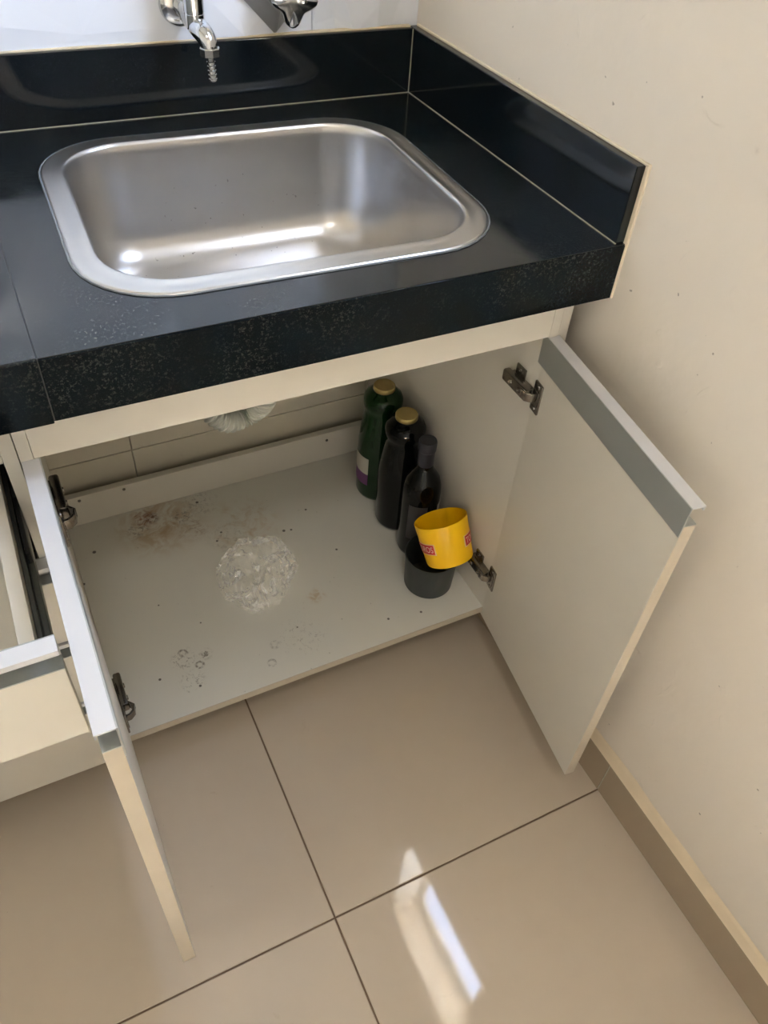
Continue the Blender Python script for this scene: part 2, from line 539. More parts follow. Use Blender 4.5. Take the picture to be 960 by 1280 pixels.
# balcony door behind the camera
dr = tag(thing('door_1', ((REAR_X0+REAR_X1)/2, ROOM_Y-0.07, 0)), 'glazed double door behind the camera', kind='structure')
xm = (REAR_X0+REAR_X1)/2
for x0, x1, yo in ((REAR_X0, xm+0.03, -0.05), (xm-0.03, REAR_X1, -0.09)):
    bm = bmesh.new()
    for a in ((x0, x1, 0, 0.07), (x0, x1, REAR_Z1-0.06, REAR_Z1), (x0, x0+0.05, 0.07, REAR_Z1-0.06), (x1-0.05, x1, 0.07, REAR_Z1-0.06)):
        box(bm, a[0], a[1], ROOM_Y+yo-0.015, ROOM_Y+yo+0.015, a[2], a[3], 0.003)
    leaf = link('door_leaf', bm, FRAME, dr)
    abox('pane', x0+0.05, x1-0.05, ROOM_Y+yo-0.003, ROOM_Y+yo+0.003, 0.07, REAR_Z1-0.06, GLASS, leaf)

# cream shell beyond that door, unseen, added to block the sky
bm = bmesh.new()
AY = ROOM_Y-1.4
for a in ((ROOM_X-WT, ROOM_X, AY, ROOM_Y-WT, 0, ROOM_H), (0, WT, AY, ROOM_Y-WT, 0, ROOM_H), (ROOM_X-WT, WT, AY-WT, AY, 0, ROOM_H), (ROOM_X-WT, WT, AY-WT, ROOM_Y-WT, ROOM_H, ROOM_H+0.1)):
    box(bm, *a)
tag(link('sky_blocker_shell', bm, PLASTER), 'cream shell behind the door, added to block the sky', kind='structure')

# baseboard on the right wall: cut tiles with a plaster bead on top
bb = tag(thing('baseboard_right', (0, JY, 0)), 'beige tile skirting along the right wall with a cream plaster edge', kind='structure')
for k in range(-4, 3):
    y0, y1 = max(JY + k*TL, ROOM_Y), min(JY + (k+1)*TL, -0.001)
    if y1-y0 < 0.03: continue
    abox('skirting_tile', -BB_T, -0.0005, y0+0.001, y1-0.001, 0.0005, BB_H, BASEB, bb, 0.0008)
    abox('grout_joint', -BB_T+0.001, -0.001, y0-0.001, y0+0.001, 0.0005, BB_H-0.001, CAULK, bb)
bm = bmesh.new()
pr = [(-BB_T*0.95, BB_H), (-0.0005, BB_H), (-0.0005, BB_H+0.022), (-0.004, BB_H+0.016)]
n = 60
rows = []
for i in range(n+1):
    y = ROOM_Y + (-0.002-ROOM_Y)*i/n
    w = 1 + 0.35*noise.noise(Vector((0, y*9, 3)))
    rows.append([bm.verts.new((x*(w if j in (3,) else 1), y, BB_H+(z-BB_H)*w)) for j, (x, z) in enumerate(pr)])
for A, B in zip(rows, rows[1:]):
    for j in range(4): bm.faces.new((A[j], A[(j+1) % 4], B[(j+1) % 4], B[j]))
bm.faces.new(rows[0]); bm.faces.new(rows[-1][::-1])
link('plaster_bead', bm, simple('cream_plaster_bead', srgb(226, 210, 182), 0.75, vscale=30, var=0.1), bb)

# ------------------------------------------------------------------ sink shape
SKX, SKY, SHX, SHY, SROT = -0.3790, -0.3050, 0.2600, 0.2215, math.radians(-1.6)
def rrect(off, r0=0.108, seg=9, sx=SHX, sy=SHY):
    """closed loop of (x,y), rounded rectangle inset by off, rotated with the sink"""
    hx, hy = sx-off, sy-off
    r = max(r0-off*0.75, 0.02)
    out = []
    for q, (cx, cy) in enumerate(((hx-r, hy-r), (-hx+r, hy-r), (-hx+r, -hy+r), (hx-r, -hy+r))):
        for i in range(seg+1):
            t = math.pi/2*(q + i/seg)
            out.append((cx + r*math.cos(t), cy + r*math.sin(t)))
        # a few points along the straight run
        nx = ((hx-r, hy-r), (-hx+r, hy-r), (-hx+r, -hy+r), (hx-r, -hy+r))[(q+1) % 4]
        t = math.pi/2*(q+1)
        a = (cx + r*math.cos(t), cy + r*math.sin(t)); b = (nx[0] + r*math.cos(t), nx[1] + r*math.sin(t))
        for i in range(1, 6): out.append((a[0]+(b[0]-a[0])*i/6, a[1]+(b[1]-a[1])*i/6))
    return out
def to_sink(x, y):
    c, s = math.cos(SROT), math.sin(SROT)
    return SKX + x*c - y*s, SKY + x*s + y*c

# ------------------------------------------------------------------ worktop
CJ = -0.7055
SLAB = 0.03
ct = thing('countertop', (CJ/2, -D/2, H-APR), 'black granite worktop with the sink cut-out and a thick limescaled front edge', 'countertop')
bm = bmesh.new()
hole = [to_sink(*p) for p in rrect(0.020)]
def ray_rect(cx, cy, dx, dy, x0, x1, y0, y1):
    t = 1e9
    if dx > 1e-9: t = min(t, (x1-cx)/dx)
    if dx < -1e-9: t = min(t, (x0-cx)/dx)
    if dy > 1e-9: t = min(t, (y1-cy)/dy)
    if dy < -1e-9: t = min(t, (y0-cy)/dy)
    return cx+dx*t, cy+dy*t
ox0, ox1, oy0, oy1 = CJ+0.0006, -0.0005, -D, -0.0005
outer = [ray_rect(SKX, SKY, x-SKX, y-SKY, ox0, ox1, oy0, oy1) for x, y in hole]
for cxy in ((ox0, oy0), (ox1, oy0), (ox0, oy1), (ox1, oy1)):        # snap the nearest sample to each corner
    k = min(range(len(outer)), key=lambda i: (outer[i][0]-cxy[0])**2 + (outer[i][1]-cxy[1])**2)
    outer[k] = cxy
N = len(hole)
L = [[bm.verts.new((x, y, z)) for x, y in lst] for lst, z in ((outer, H), (hole, H), (hole, H-SLAB), (outer, H-SLAB))]
for A, B in zip(L, L[1:]+L[:1]):
    for i in range(N): bm.faces.new((A[i], A[(i+1) % N], B[(i+1) % N], B[i]))
link('slab', bm, GRANITE, ct)
abox('front_apron', ox0, ox1, -D-0.0012, -D+0.020, H-APR, H-0.0012, GRANITE_F, ct, 0.0010)
ct2 = thing('countertop', ((CJ+ROOM_X)/2, -D/2, H-APR), 'black granite worktop piece left of the joint, over the drawers', 'countertop')
abox('slab', -1.75, CJ-0.0006, -D, -0.0005, H-SLAB, H, GRANITE, ct2, 0.0012)
abox('front_apron', -1.75, CJ-0.0006, -D-0.0012, -D+0.020, H-APR-0.0025, H-0.0012, GRANITE_F, ct2, 0.0010)
abox('joint_filler', CJ-0.0009, CJ+0.0009, -D-0.0002, -0.02, H-APR, H-0.0004, BLACKP, ct2)
# upstands
bs = thing('backsplash', (-0.87, -TS/2, H), 'long black granite upstand along the tiled back wall under the tap', 'backsplash')
abox('stone_strip', -1.75, -TS-0.0008, -TS, -0.0003, H+0.0006, H+HS, GRANITE_S, bs, 0.0012)
abox('joint_bead', -1.75, -TS, -TS-0.0009, -TS+0.001, H, H+0.0012, CAULK, bs)
bm = bmesh.new()
box(bm, -1.75, -TS-0.001, -0.0090, 0.0005, H+HS-0.0005, H+HS+0.0025, 0.0012)
link('top_sealant', bm, simple('yellowed_sealant', srgb(214, 200, 172), 0.6, vscale=40, var=0.15), bs)
ss = thing('backsplash', (-TS/2, -D/2, H), 'black granite upstand on the cream right wall with a square cut front end', 'backsplash')
abox('stone_strip', -TS, -0.0004, -D+0.0035, -0.0003, H+0.0006, H+HS, GRANITE_S, ss, 0.0012)
abox('joint_bead', -TS-0.0009, -TS+0.001, -D+0.004, -TS, H, H+0.0012, CAULK, ss)
abox('corner_bead', -TS-0.0010, -TS+0.0006, -TS-0.0010, -TS+0.0006, H, H+HS-0.001, CAULK, ss)
bm = bmesh.new()
box(bm, -0.004, 0.0006, -D-0.002, -0.004, H+HS-0.0005, H+HS+0.003, 0.0012)
box(bm, -0.0035, 0.0006, -D-0.003, -D+0.0040, H-APR, H+HS+0.003, 0.0012)
link('wall_sealant', bm, simple('cream_sealant', srgb(230, 217, 194), 0.6, vscale=40, var=0.1), ss)

# ------------------------------------------------------------------ sink
sk = thing('sink', (SKX, SKY, H-0.17), 'brushed stainless steel sink bowl set in the black worktop', 'sink')
bm = bmesh.new()
RIMW = 0.0285
prof = [(0.0, H+0.0006), (0.0012, H+0.0024), (0.004, H+0.0030), (0.012, H+0.0024), (0.0225, H+0.0030), (0.0262, H+0.0042), (RIMW, H+0.0036), (0.0305, H-0.0006),
        (0.0318, H-0.012), (0.0335, H-0.05), (0.0365, H-0.095), (0.0405, H-0.120), (0.0480, H-0.142), (0.0600, H-0.156), (0.0780, H-0.164), (0.105, H-0.167)]
rings = []
for off, z in prof:
    rings.append([bm.verts.new((*to_sink(*p), z)) for p in rrect(off, seg=9)])
last = rrect(0.105, seg=9)
DR = 0.045
for k, t in enumerate((0.35, 0.7, 1.0)):
    ring = []
    for (x, y) in last:
        d = math.hypot(x, y)
        cx, cy = x/d*DR, y/d*DR
        ring.append(bm.verts.new((*to_sink(x+(cx-x)*t, y+(cy-y)*t), H-0.167-0.002*t)))
    rings.append(ring)
N = len(rings[0])
for A, B in zip(rings, rings[1:]):
    for i in range(N): bm.faces.new((A[i], A[(i+1) % N], B[(i+1) % N], B[i]))
link('bowl', bm, STEEL, sk, True, angle=1.2)
bm = bmesh.new()
pts = [(*to_sink(*p), H+0.0006) for p in rrect(-0.0008, seg=9)]
pts.append(pts[0])
tube(bm, pts, 0.0013, 6, caps=False)
link('seal_bead', bm, RIM_SEAL, sk, True)
bm = bmesh.new()
lathe(bm, (SKX, SKY, H-0.200), (0, 0, 1), [(0.030, 0), (0.034, 0.006), (0.040, 0.028), (0.047, 0.0315), (0.049, 0.0325), (0.047, 0.0335), (0.038, 0.031), (0.034, 0.018), (0.0, 0.016)], 32)
link('drain', bm, CHROME_D, sk, True)

# ------------------------------------------------------------------ drain hose under the sink
hose = thing('drain_hose', (SKX, SKY, 0.44), 'white corrugated drain hose hanging under the sink', 'hose')
bm = bmesh.new()
low = Vector((-0.432, -0.262, 0.481))
path = bez((SKX, SKY, H-0.255), (SKX+0.005, SKY+0.01, 0.52), (-0.385, -0.245, 0.476), low, 26) + bez(low, (-0.475, -0.279, 0.486), (-0.50, -0.23, 0.56), (-0.50, -0.16, 0.62), 26)[1:] + bez((-0.50, -0.16, 0.62), (-0.50, -0.10, 0.66), (-0.49, -0.05, 0.60), (-0.48, 0.0, 0.58), 16)[1:]
fine = []
for a, b in zip(path, path[1:]):
    for k in range(4): fine.append(a + (b-a)*k/4)
fine.append(path[-1])
acc = 0; rr = []
for i, q in enumerate(fine):
    if i: acc += (q-fine[i-1]).length
    rr.append(0.0170 + 0.0024*math.sin(acc/0.0075*2*math.pi))
tube(bm, fine, rr, 20)
HOSEM = simple('dull_white_hose_plastic', srgb(196, 197, 186), 0.45)
link('corrugated_tube', bm, HOSEM, hose, True, angle=2)
bm = bmesh.new()
lathe(bm, (SKX, SKY, H-0.262), (0, 0, 1), [(0.023, 0), (0.030, 0.002), (0.030, 0.022), (0.036, 0.025), (0.036, 0.05), (0.028, 0.056), (0.028, 0.066)], 28)
link('collar_nut', bm, HOSEM, hose, True)

# ------------------------------------------------------------------ wall tap
tapx = -0.388
ZT = 1.024
tap = thing('tap', (tapx, -0.04, 0.94), 'chrome wall tap with a ribbed hose barb above the sink', 'tap')
bm = bmesh.new()
lathe(bm, (tapx, -0.0050, ZT), (0, -1, 0), [(0.0285, -0.004), (0.0285, 0), (0.0292, 0.003), (0.0275, 0.0075), (0.021, 0.011), (0.0135, 0.012)], 40)
link('flange', bm, CHROME, tap, True)
bm = bmesh.new()
p = bez((tapx, -0.008, ZT), (tapx+0.003, -0.030, ZT-0.004), (tapx+0.006, -0.050, ZT-0.012), (tapx+0.010, -0.068, ZT-0.018), 10)
p += bez(p[-1], (tapx+0.013, -0.080, ZT-0.021), (tapx+0.015, -0.086, ZT-0.026), (tapx+0.0155, -0.087, ZT-0.036), 10)[1:]
rr = [0.0122]*4 + [0.0125, 0.0128, 0.0132, 0.0134, 0.0136, 0.0136, 0.0136, 0.0136, 0.0136, 0.0134, 0.0132, 0.0130, 0.0127, 0.0124, 0.0120, 0.0117, 0.0115]
tube(bm, p, rr[:len(p)], 24)
link('spout', bm, CHROME, tap, True, angle=1)
bx_, by_ = tapx+0.0065, -0.058
bm = bmesh.new()
lathe(bm, (bx_, by_, ZT-0.020), (0, 0, 1), [(0.0110, 0), (0.0132, 0.003), (0.0136, 0.019), (0.0131, 0.0195), (0.0131, 0.0212), (0.0138, 0.0216), (0.0138, 0.058), (0.011, 0.062), (0.011, 0.074)], 32)
link('valve_body', bm, CHROME, tap, True)
bm = bmesh.new()
for k in range(4):
    a = math.pi/2*k + 0.4
    q = Vector((bx_, by_, ZT+0.060))
    d = Vector((math.cos(a), math.sin(a), 0))
    tube(bm, [q, q+d*0.016, q+d*0.028+Vector((0, 0, 0.002)), q+d*0.033+Vector((0, 0, 0.002))], [0.006, 0.0055, 0.0062, 0.003], 14)
lathe(bm, (bx_, by_, ZT+0.050), (0, 0, 1), [(0.0125, 0), (0.013, 0.008), (0.012, 0.018), (0.006, 0.022)], 28)
link('cross_handle', bm, CHROME, tap, True)
cx, cy, cz = tapx+0.0158, -0.0872, ZT-0.046
bm = bmesh.new()
lathe(bm, (cx, cy, cz), (0, 0, 1), [(0.0130, 0), (0.0142, 0.0010), (0.0142, 0.0100), (0.0128, 0.0112), (0.0115, 0.0112), (0.0115, 0.014)], 8)
link('hex_nut', bm, CHROME_D, tap)
bm = bmesh.new()
bp = [(0.0052, -0.0005)]
for k in range(5):
    z = 0.006 + k*0.0054
    bp += [(0.0050, z), (0.0062, z+0.0008), (0.0062, z+0.0024), (0.0050, z+0.0042)]
lathe(bm, (cx, cy, cz), (0.05, 0.0, -1), bp, 22, cap1=False)
link('hose_barb', bm, CHROME_D, tap, True)
bm = bmesh.new()
lathe(bm, (cx, cy, cz), (0.05, 0, -1), [(0.0036, 0.026), (0.0042, 0.0325)], 18)  # solid black plug, its colour stands in for shade inside the barb
link('bore_shade_plug', bm, DARK, tap, True)

# ------------------------------------------------------------------ valve with the diamond plate
vx, vz = -0.2475, 1.0330
vl = thing('stop_valve', (vx, -0.01, 0.978), 'chrome stop valve with a diamond wall plate right of the tap', 'valve')
bm = bmesh.new()
def diamond(hd, y, cut=0.0):
    return [bm.verts.new((vx+hd*a, y, vz+hd*b)) for a, b in ((1, 0), (0, 1), (-1, 0), (0, -1))]
rg = [diamond(0.0545, -0.0008), diamond(0.0550, -0.0090), diamond(0.0505, -0.0125), diamond(0.030, -0.024), diamond(0.022, -0.030)]
for A, B in zip(rg, rg[1:]):
    for i in range(4): bm.faces.new((A[i], A[(i+1) % 4], B[(i+1) % 4], B[i]))
bm.faces.new(rg[0]); bm.faces.new(rg[-1])
bmesh.ops.bevel(bm, geom=list(bm.edges), offset=0.0012, segments=2, affect='EDGES')
link('wall_plate', bm, simple('satin_chrome_plate', srgb(188, 189, 190), 0.36, 0.7, vscale=40, var=0.1), vl)
bm = bmesh.new()
lathe(bm, (vx, -0.024, vz), (0, -1, 0), [(0.013, 0), (0.013, 0.008), (0.0105, 0.010), (0.0105, 0.022)], 28)
link('stem', bm, CHROME, vl, True)
bm = bmesh.new()
yb0, yb1 = -0.040, -0.062
def fluted(R, y, dep):
    out = []
    for i in range(48):
        t = 2*math.pi*i/48
        r = R*(1 - dep*(0.5-0.5*math.cos(4*t)))
        out.append(bm.verts.new((vx + 0.013 + r*math.sin(t+0.10), y, vz + r*math.cos(t+0.10))))
    return out
fr = [fluted(0.020, yb0, 0.2), fluted(0.0335, yb0-0.003, 0.33), fluted(0.036, yb0-0.009, 0.34), fluted(0.036, yb1+0.004, 0.34), fluted(0.031, yb1, 0.32), fluted(0.012, yb1-0.001, 0.1)]
for A, B in zip(fr, fr[1:]):
    for i in range(48): bm.faces.new((A[i], A[(i+1) % 48], B[(i+1) % 48], B[i]))
bm.faces.new(fr[0]); bm.faces.new(fr[-1])
link('cross_handle', bm, CHROME, vl, True, angle=0.7)

# ------------------------------------------------------------------ sink cabinet
cab = thing('sink_cabinet', ((XL+XR)/2, YC/2, 0.104), 'white sink cabinet standing open with both doors swung out', 'cabinet')
P = 0.0145
TOPZ = H-SLAB-0.0005
SHELF = mk_shelf(ZS)
abox('side_panel', XL-P+0.0006, XL, YC, -0.002, 0.104, TOPZ, [MDF], cab, 0.0006)
abox('side_panel', XR, XR+P, YC, -0.002, 0.104, TOPZ, [MDF], cab, 0.0006)
bm = bmesh.new()
box(bm, XL+0.0003, XR-0.0003, YC+0.0012, -0.010, 0.1055, ZS, 0.0)
link('bottom_shelf', bm, SHELF, cab)
abox('shelf_edge_band', XL+0.0003, XR-0.0003, YC, YC+0.0012, 0.1055, ZS-0.0002, EDGE, cab)
abox('back_rail', XL+0.0003, XR-0.0003, -0.036, -0.021, ZS+0.0003, 0.196, MDF, cab, 0.0008)
abox('front_rail', XL+0.0003, XR-0.0003, YC, YC+0.015, RZ, H-APR-0.0008, MDF, cab, 0.0006)
abox('filler_strip', XR+P+0.0006, -0.0215, YC+0.001, YC+0.016, 0.104, H-APR-0.0008, MDF, cab, 0.0006)
for x, z in ((-0.70, 0.186), (-0.612, 0.186), (-0.165, 0.176)):
    bm = bmesh.new()
    lathe(bm, (x, -0.0355, z), (0, -1, 0), [(0.0035, 0), (0.0030, 0.0016), (0.001, 0.002)], 12)
    link('screw_head', bm, NICKEL, cab, True)

PH = 0.047          # handle profile height
TD = 0.017
def c_profile(bm, w, h, td, top=0, rest=1):
    """extruded aluminium grip: top flange, web on the inner face, lower flange, drip lip; local x along the door, y outward"""
    box(bm, 0, w, 0.0, td+0.0015, h-0.0022, h, 0.0004, mi=top)
    box(bm, 0, w, td-0.0004, td+0.0015, h-0.007, h-0.0021, 0.0003, mi=top)
    box(bm, 0, w, -0.0014, 0.0006, h-PH, h-0.0001, 0.0003, mi=rest)
    box(bm, 0, w, 0.0006, td, h-0.0305, h-0.029, 0.0002, mi=rest)

def hinge_mesh(bm, ax, s):
    """concealed hinge in door-local coordinates, ax = x of the hinge side, s = +1 if the door extends to +x from there"""
    def bx(x0, x1, y0, y1, z0, z1, b=0.0012):
        xa, xb = ax+s*x0, ax+s*x1
        box(bm, min(xa, xb), max(xa, xb), y0, y1, z0, z1, b)
    # cup flange on the door with two screw ears
    bx(0.008, 0.030, -0.0030, 0.0004, -0.0255, 0.0255)
    bx(0.010, 0.027, -0.0045, -0.0025, -0.013, 0.013)
    for z in (-0.019, 0.019):
        lathe(bm, (ax+s*0.020, -0.0028, z), (0, -1, 0), [(0.0042, 0), (0.0036, 0.0016), (0.001, 0.0018)], 12)
    # knuckle bending from the cup to the arm
    q = [Vector((ax+s*0.018, -0.003, 0)), Vector((ax+s*0.0175, -0.010, 0)), Vector((ax+s*0.012, -0.0165, 0)), Vector((ax+s*0.002, -0.0185, 0))]
    for a, b in zip(q, q[1:]):
        d = (b-a); Lq = d.length
        ang = math.atan2(d.y, d.x)
        box(bm, -0.001, Lq+0.001, -0.002, 0.002, -0.0075, 0.0075, 0.0008, xf=Matrix.Translation(a) @ Matrix.Rotation(ang, 4, 'Z'))
    return q[-1]

def hinge_arm(bm, p, dx, dn):
    """arm on the cabinet side: p start point, dx direction into the cabinet, dn away from the side panel (world vectors)"""
    dx = Vector(dx).normalized(); dn = Vector(dn).normalized(); dz = Vector((0, 0, 1))
    Mx = Matrix((dx, dz, dn)).transposed().to_4x4()
    Mx.translation = p
    box(bm, -0.006, 0.058, -0.0100, 0.0100, 0.006, 0.0180, 0.0030, xf=Mx)
    box(bm, 0.000, 0.050, -0.0088, -0.0070, 0.001, 0.008, 0.0006, xf=Mx)
    box(bm, 0.000, 0.050, 0.0070, 0.0088, 0.001, 0.008, 0.0006, xf=Mx)
    box(bm, 0.022, 0.046, -0.024, 0.024, 0.0004, 0.0035, 0.0010, xf=Mx)
    box(bm, 0.028, 0.042, -0.006, 0.006, 0.0004, 0.0075, 0.0008, xf=Mx)
    for a, b, c in ((0.012, 0, 0.0180), (0.036, 0, 0.0180), (0.034, -0.0175, 0.0035), (0.034, 0.0175, 0.0035)):
        lathe(bm, Mx @ Vector((a, b, c)), dn, [(0.0042, 0), (0.0038, 0.0016), (0.002, 0.0018), (0.0015, 0.0008)], 12)

def make_door(side, origin, ang, z0, z1, w, hinges, label):
    """local frame: x along the door, y out of its outer face, z up; origin = bottom inner corner at local x=0"""
    Mx = Matrix.Translation(origin) @ Matrix.Rotation(ang, 4, 'Z')
    h = z1-z0
    bm = bmesh.new()
    box(bm, 0, w, 0, TD, 0, h-0.0305, 0.0007)
    # edge band faces on the narrow sides
    for f in bm.faces:
        c = f.calc_center_median()
        if c.x < 0.0004 or c.x > w-0.0004 or c.z < 0.0004: f.material_index = 1
    bmesh.ops.transform(bm, matrix=Mx, verts=bm.verts)
    d = link('door', bm, [MDF, EDGE], cab, origin=origin)
    tag(d, label)
    bm = bmesh.new()
    c_profile(bm, w, h, TD)
    bmesh.ops.transform(bm, matrix=Mx, verts=bm.verts)
    g = link('handle_profile', bm, [ALU_T, ALU], d)
    tag(g, 'aluminium grip channel along the top of the door')
    for zh in hinges:
        bm = bmesh.new()
        ax, s = (0, 1) if side == 'R' else (w, -1)
        e = hinge_mesh(bm, ax, s)
        bmesh.ops.transform(bm, matrix=Mx @ Matrix.Translation((0, 0, zh-z0)), verts=bm.verts)
        e = Mx @ Matrix.Translation((0, 0, zh-z0)) @ e
        xp = XR if side == 'R' else XL
        dn = (-1, 0, 0) if side == 'R' else (1, 0, 0)
        hinge_arm(bm, Vector((xp, YC+0.006, zh)), (0, 1, 0), dn)
        # link between knuckle end and arm
        a, b = Vector(e), Vector((xp + dn[0]*0.0130, YC+0.010, zh))
        dd = b-a
        box(bm, -0.002, dd.length+0.002, -0.002, 0.002, -0.0072, 0.0072, 0.0008, xf=Matrix.Translation(a) @ Matrix.Rotation(math.atan2(dd.y, dd.x), 4, 'Z'))
        tag(link('hinge', bm, NICKEL, d, True, angle=0.5), 'tarnished metal concealed hinge')
    return d

tR = 1.4466
make_door('R', Vector((-0.0518, -0.5357, 0.0966)), math.atan2(-math.sin(tR), -math.cos(tR)), 0.0966, 0.7298, 0.3598, (0.632, 0.215), 'right cabinet door opened towards the cream wall')
tL = 1.5654
# left door: local x runs from the free end towards the hinge
WL = 0.3598
dl = Vector((math.cos(tL), -math.sin(tL), 0))
make_door('L', Vector((-0.7319, -0.5471, 0.114)) + dl*WL, math.atan2(-dl.y, -dl.x), 0.114, 0.7313, WL, (0.640, 0.205), 'left cabinet door standing straight out, seen edge on')

# ------------------------------------------------------------------ drawer cabinet left of it
DX1, DX0 = -0.7525, -1.2425
dc = thing('drawer_cabinet', ((DX0+DX1)/2, YC/2, 0.09), 'white drawer unit left of the sink cabinet with its top drawer pulled out', 'cabinet')
abox('side_panel', DX1-0.0145, DX1+0.0006, YC, -0.002, 0.104, TOPZ, MDF, dc, 0.0006)
abox('side_panel', DX0, DX0+0.0145, YC, -0.002, 0.104, TOPZ, MDF, dc, 0.0006)
abox('bottom_panel', DX0+0.015, DX1-0.015, YC, -0.01, 0.104, 0.119, MDF, dc, 0.0006)
abox('back_panel', DX0+0.015, DX1-0.015, -0.008, -0.003, 0.119, TOPZ, MDF, dc)
abox('front_rail', DX0+0.015, DX1-0.0148, YC, YC+0.015, RZ+0.003, H-APR-0.004, MDF, dc, 0.0006)
def make_drawer(z0, z1, pull, label):
    """front panel, grip profile, box and slides; pull = how far it is drawn out"""
    y = YC-0.001-pull
    fx0, fx1 = DX0+0.002, -0.7590
    h = z1-z0
    org = Vector(((fx0+fx1)/2, y, z0))
    bm = bmesh.new()
    ix0, ix1 = DX0+0.0275, DX1-0.0275
    yb = y+0.42
    zb0, zb1 = z0+0.018, z1-0.045
    box(bm, ix0, ix0+0.015, y, yb, zb0, zb1, 0.0006)
    box(bm, ix1-0.015, ix1, y, yb, zb0, zb1, 0.0006)
    box(bm, ix0+0.015, ix1-0.015, yb-0.015, yb, zb0, zb1-0.008, 0.0006)
    box(bm, ix0+0.015, ix1-0.015, y, yb-0.015, zb0+0.004, zb0+0.010)
    d = link('drawer', bm, MDF, dc, origin=org)
    tag(d, label)
    bm = bmesh.new()
    box(bm, fx0, fx1, y-TD, y, z0, z1-0.0305, 0.0007)
    link('drawer_front', bm, MDF, d)
    bm = bmesh.new()
    c_profile(bm, fx1-fx0, h, TD)
    Mx = Matrix.Translation((fx1, y, z0)) @ Matrix.Rotation(math.pi, 4, 'Z')
    bmesh.ops.transform(bm, matrix=Mx, verts=bm.verts)
    tag(link('handle_profile', bm, [ALU_T, ALU], d), 'aluminium grip channel along the top of the drawer')
    zc = zb0+0.035
    for x0, x1 in ((ix1+0.0004, ix1+0.0055), (ix0-0.0055, ix0-0.0004)):
        bm = bmesh.new()
        box(bm, x0, x1, y+0.004, yb-0.005, zc-0.021, zc+0.021, 0.0008)
        box(bm, x0+0.001, x1+0.0015 if x1 > ix1 else x1, y+0.02, yb-0.02, zc-0.008, zc+0.008, 0.0008)
        link('slide', bm, SLIDE, d)
    return d
ZD = [0.7313, 0.580, 0.428, 0.282]
make_drawer(0.588, ZD[0], 0.245, 'top drawer pulled out')
make_drawer(ZD[2]+0.004, ZD[1], 0.0, 'second drawer, closed')
make_drawer(ZD[3]+0.004, ZD[2], 0.0, 'third drawer, closed')
make_drawer(0.100, ZD[3], 0.0, 'bottom drawer, closed')
# fixed outer slide rail of the pulled-out drawer and its black bracket
bm = bmesh.new()
box(bm, DX1-0.0215, DX1-0.0150, YC-0.215, -0.05, 0.628, 0.652, 0.0008)
link('slide_rail', bm, SLIDE, dc)
bm = bmesh.new()
box(bm, DX1-0.0205, DX1-0.0150, YC-0.075, YC+0.02, 0.652, 0.668, 0.0015)
link('slide_bracket', bm, BLACKP, dc)

# ------------------------------------------------------------------ bottles
def mk_bottle_glass(name, col, t):
    m = Mat(name)
    m.base(col, 0.06, spec=0.28)
    m.b.inputs['Transmission Weight'].default_value = t
    m.b.inputs['IOR'].default_value = 1.5
    return m.m
GREEN = mk_bottle_glass('dark_green_glass', srgb(22, 66, 26), 0.45)
BLACKG = mk_bottle_glass('almost_black_glass', srgb(9, 12, 11), 0.0)
GOLD = simple('dull_gold_lid', srgb(176, 156, 98), 0.38, 0.55, vscale=60, var=0.15)
LABELW = simple('pale_paper_label', srgb(196, 192, 180), 0.6)
PURPLE = simple('purple_paper_label', srgb(112, 66, 116), 0.6)

JUICE = [(0.0, 0.003), (0.032, 0.0), (0.0430, 0.004), (0.0462, 0.012), (0.0462, 0.130), (0.0452, 0.150), (0.0425, 0.175), (0.0388, 0.200), (0.0362, 0.217), (0.0358, 0.226),
         (0.0380, 0.232), (0.0396, 0.240), (0.0396, 0.250), (0.0360, 0.259), (0.0260, 0.267), (0.0205, 0.270), (0.0195, 0.274)]
def outer_solid(prof, wall=0.003):
    """outer profile plus an inner wall so that glass has thickness"""
    inner = [(max(r-wall, 0.0), h + (wall if i < 3 else 0)) for i, (r, h) in enumerate(prof)]
    return prof, inner
def label_band(bm, c, r, z0, z1, a0, a1, mi=0, n=14):
    """paper strip wrapped on the cylinder, with thickness"""
    o = []
    for i in range(n+1):
        t = a0+(a1-a0)*i/n
        d = Vector((math.cos(t), math.sin(t), 0))
        o.append([bm.verts.new(Vector(c)+d*rr+Vector((0, 0, z))) for rr, z in ((r+0.0002, z0), (r+0.0007, z0), (r+0.0007, z1), (r+0.0002, z1))])
    for A, B in zip(o, o[1:]):
        for j in range(4): bm.faces.new((A[j], A[(j+1) % 4], B[(j+1) % 4], B[j])).material_index = mi
    bm.faces.new(o[0]).material_index = mi; bm.faces.new(o[-1][::-1]).material_index = mi

def juice_bottle(x, y, glass, label, a0, a1, purple=(0.045, 0.075), white=(0.075, 0.118)):
    b = thing('juice_bottle', (x, y, ZS), label, 'bottle', 'bottles in the sink cabinet')
    bm = bmesh.new()
    lathe(bm, (x, y, ZS+0.0003), (0, 0, 1), JUICE, 40, cap0=True, cap1=True)
    link('glass_body', bm, glass, b, True, angle=1.0)
    bm = bmesh.new()
    lp = [(0.0212, 0.0), (0.0218, 0.001), (0.0218, 0.0075), (0.0206, 0.0098), (0.0190, 0.0100), (0.0182, 0.0092), (0.0, 0.0092)]
    lathe(bm, (x, y, ZS+0.2705), (0, 0, 1), lp, 36)
    link('lid', bm, GOLD, b, True)
    bm = bmesh.new()
    label_band(bm, (x, y, ZS), 0.0464, white[0], white[1], a0, a1, 0)
    lb = link('paper_label', bm, LABELW, b, True)
    bm = bmesh.new()
    label_band(bm, (x, y, ZS), 0.0464, purple[0], purple[1], a0, a1, 0)
    link('purple_label_band', bm, PURPLE, lb, True)
    return b
juice_bottle(-0.1005, -0.167, GREEN, 'green glass bottle with a gold lid, furthest back in the cabinet', math.radians(150), math.radians(215))
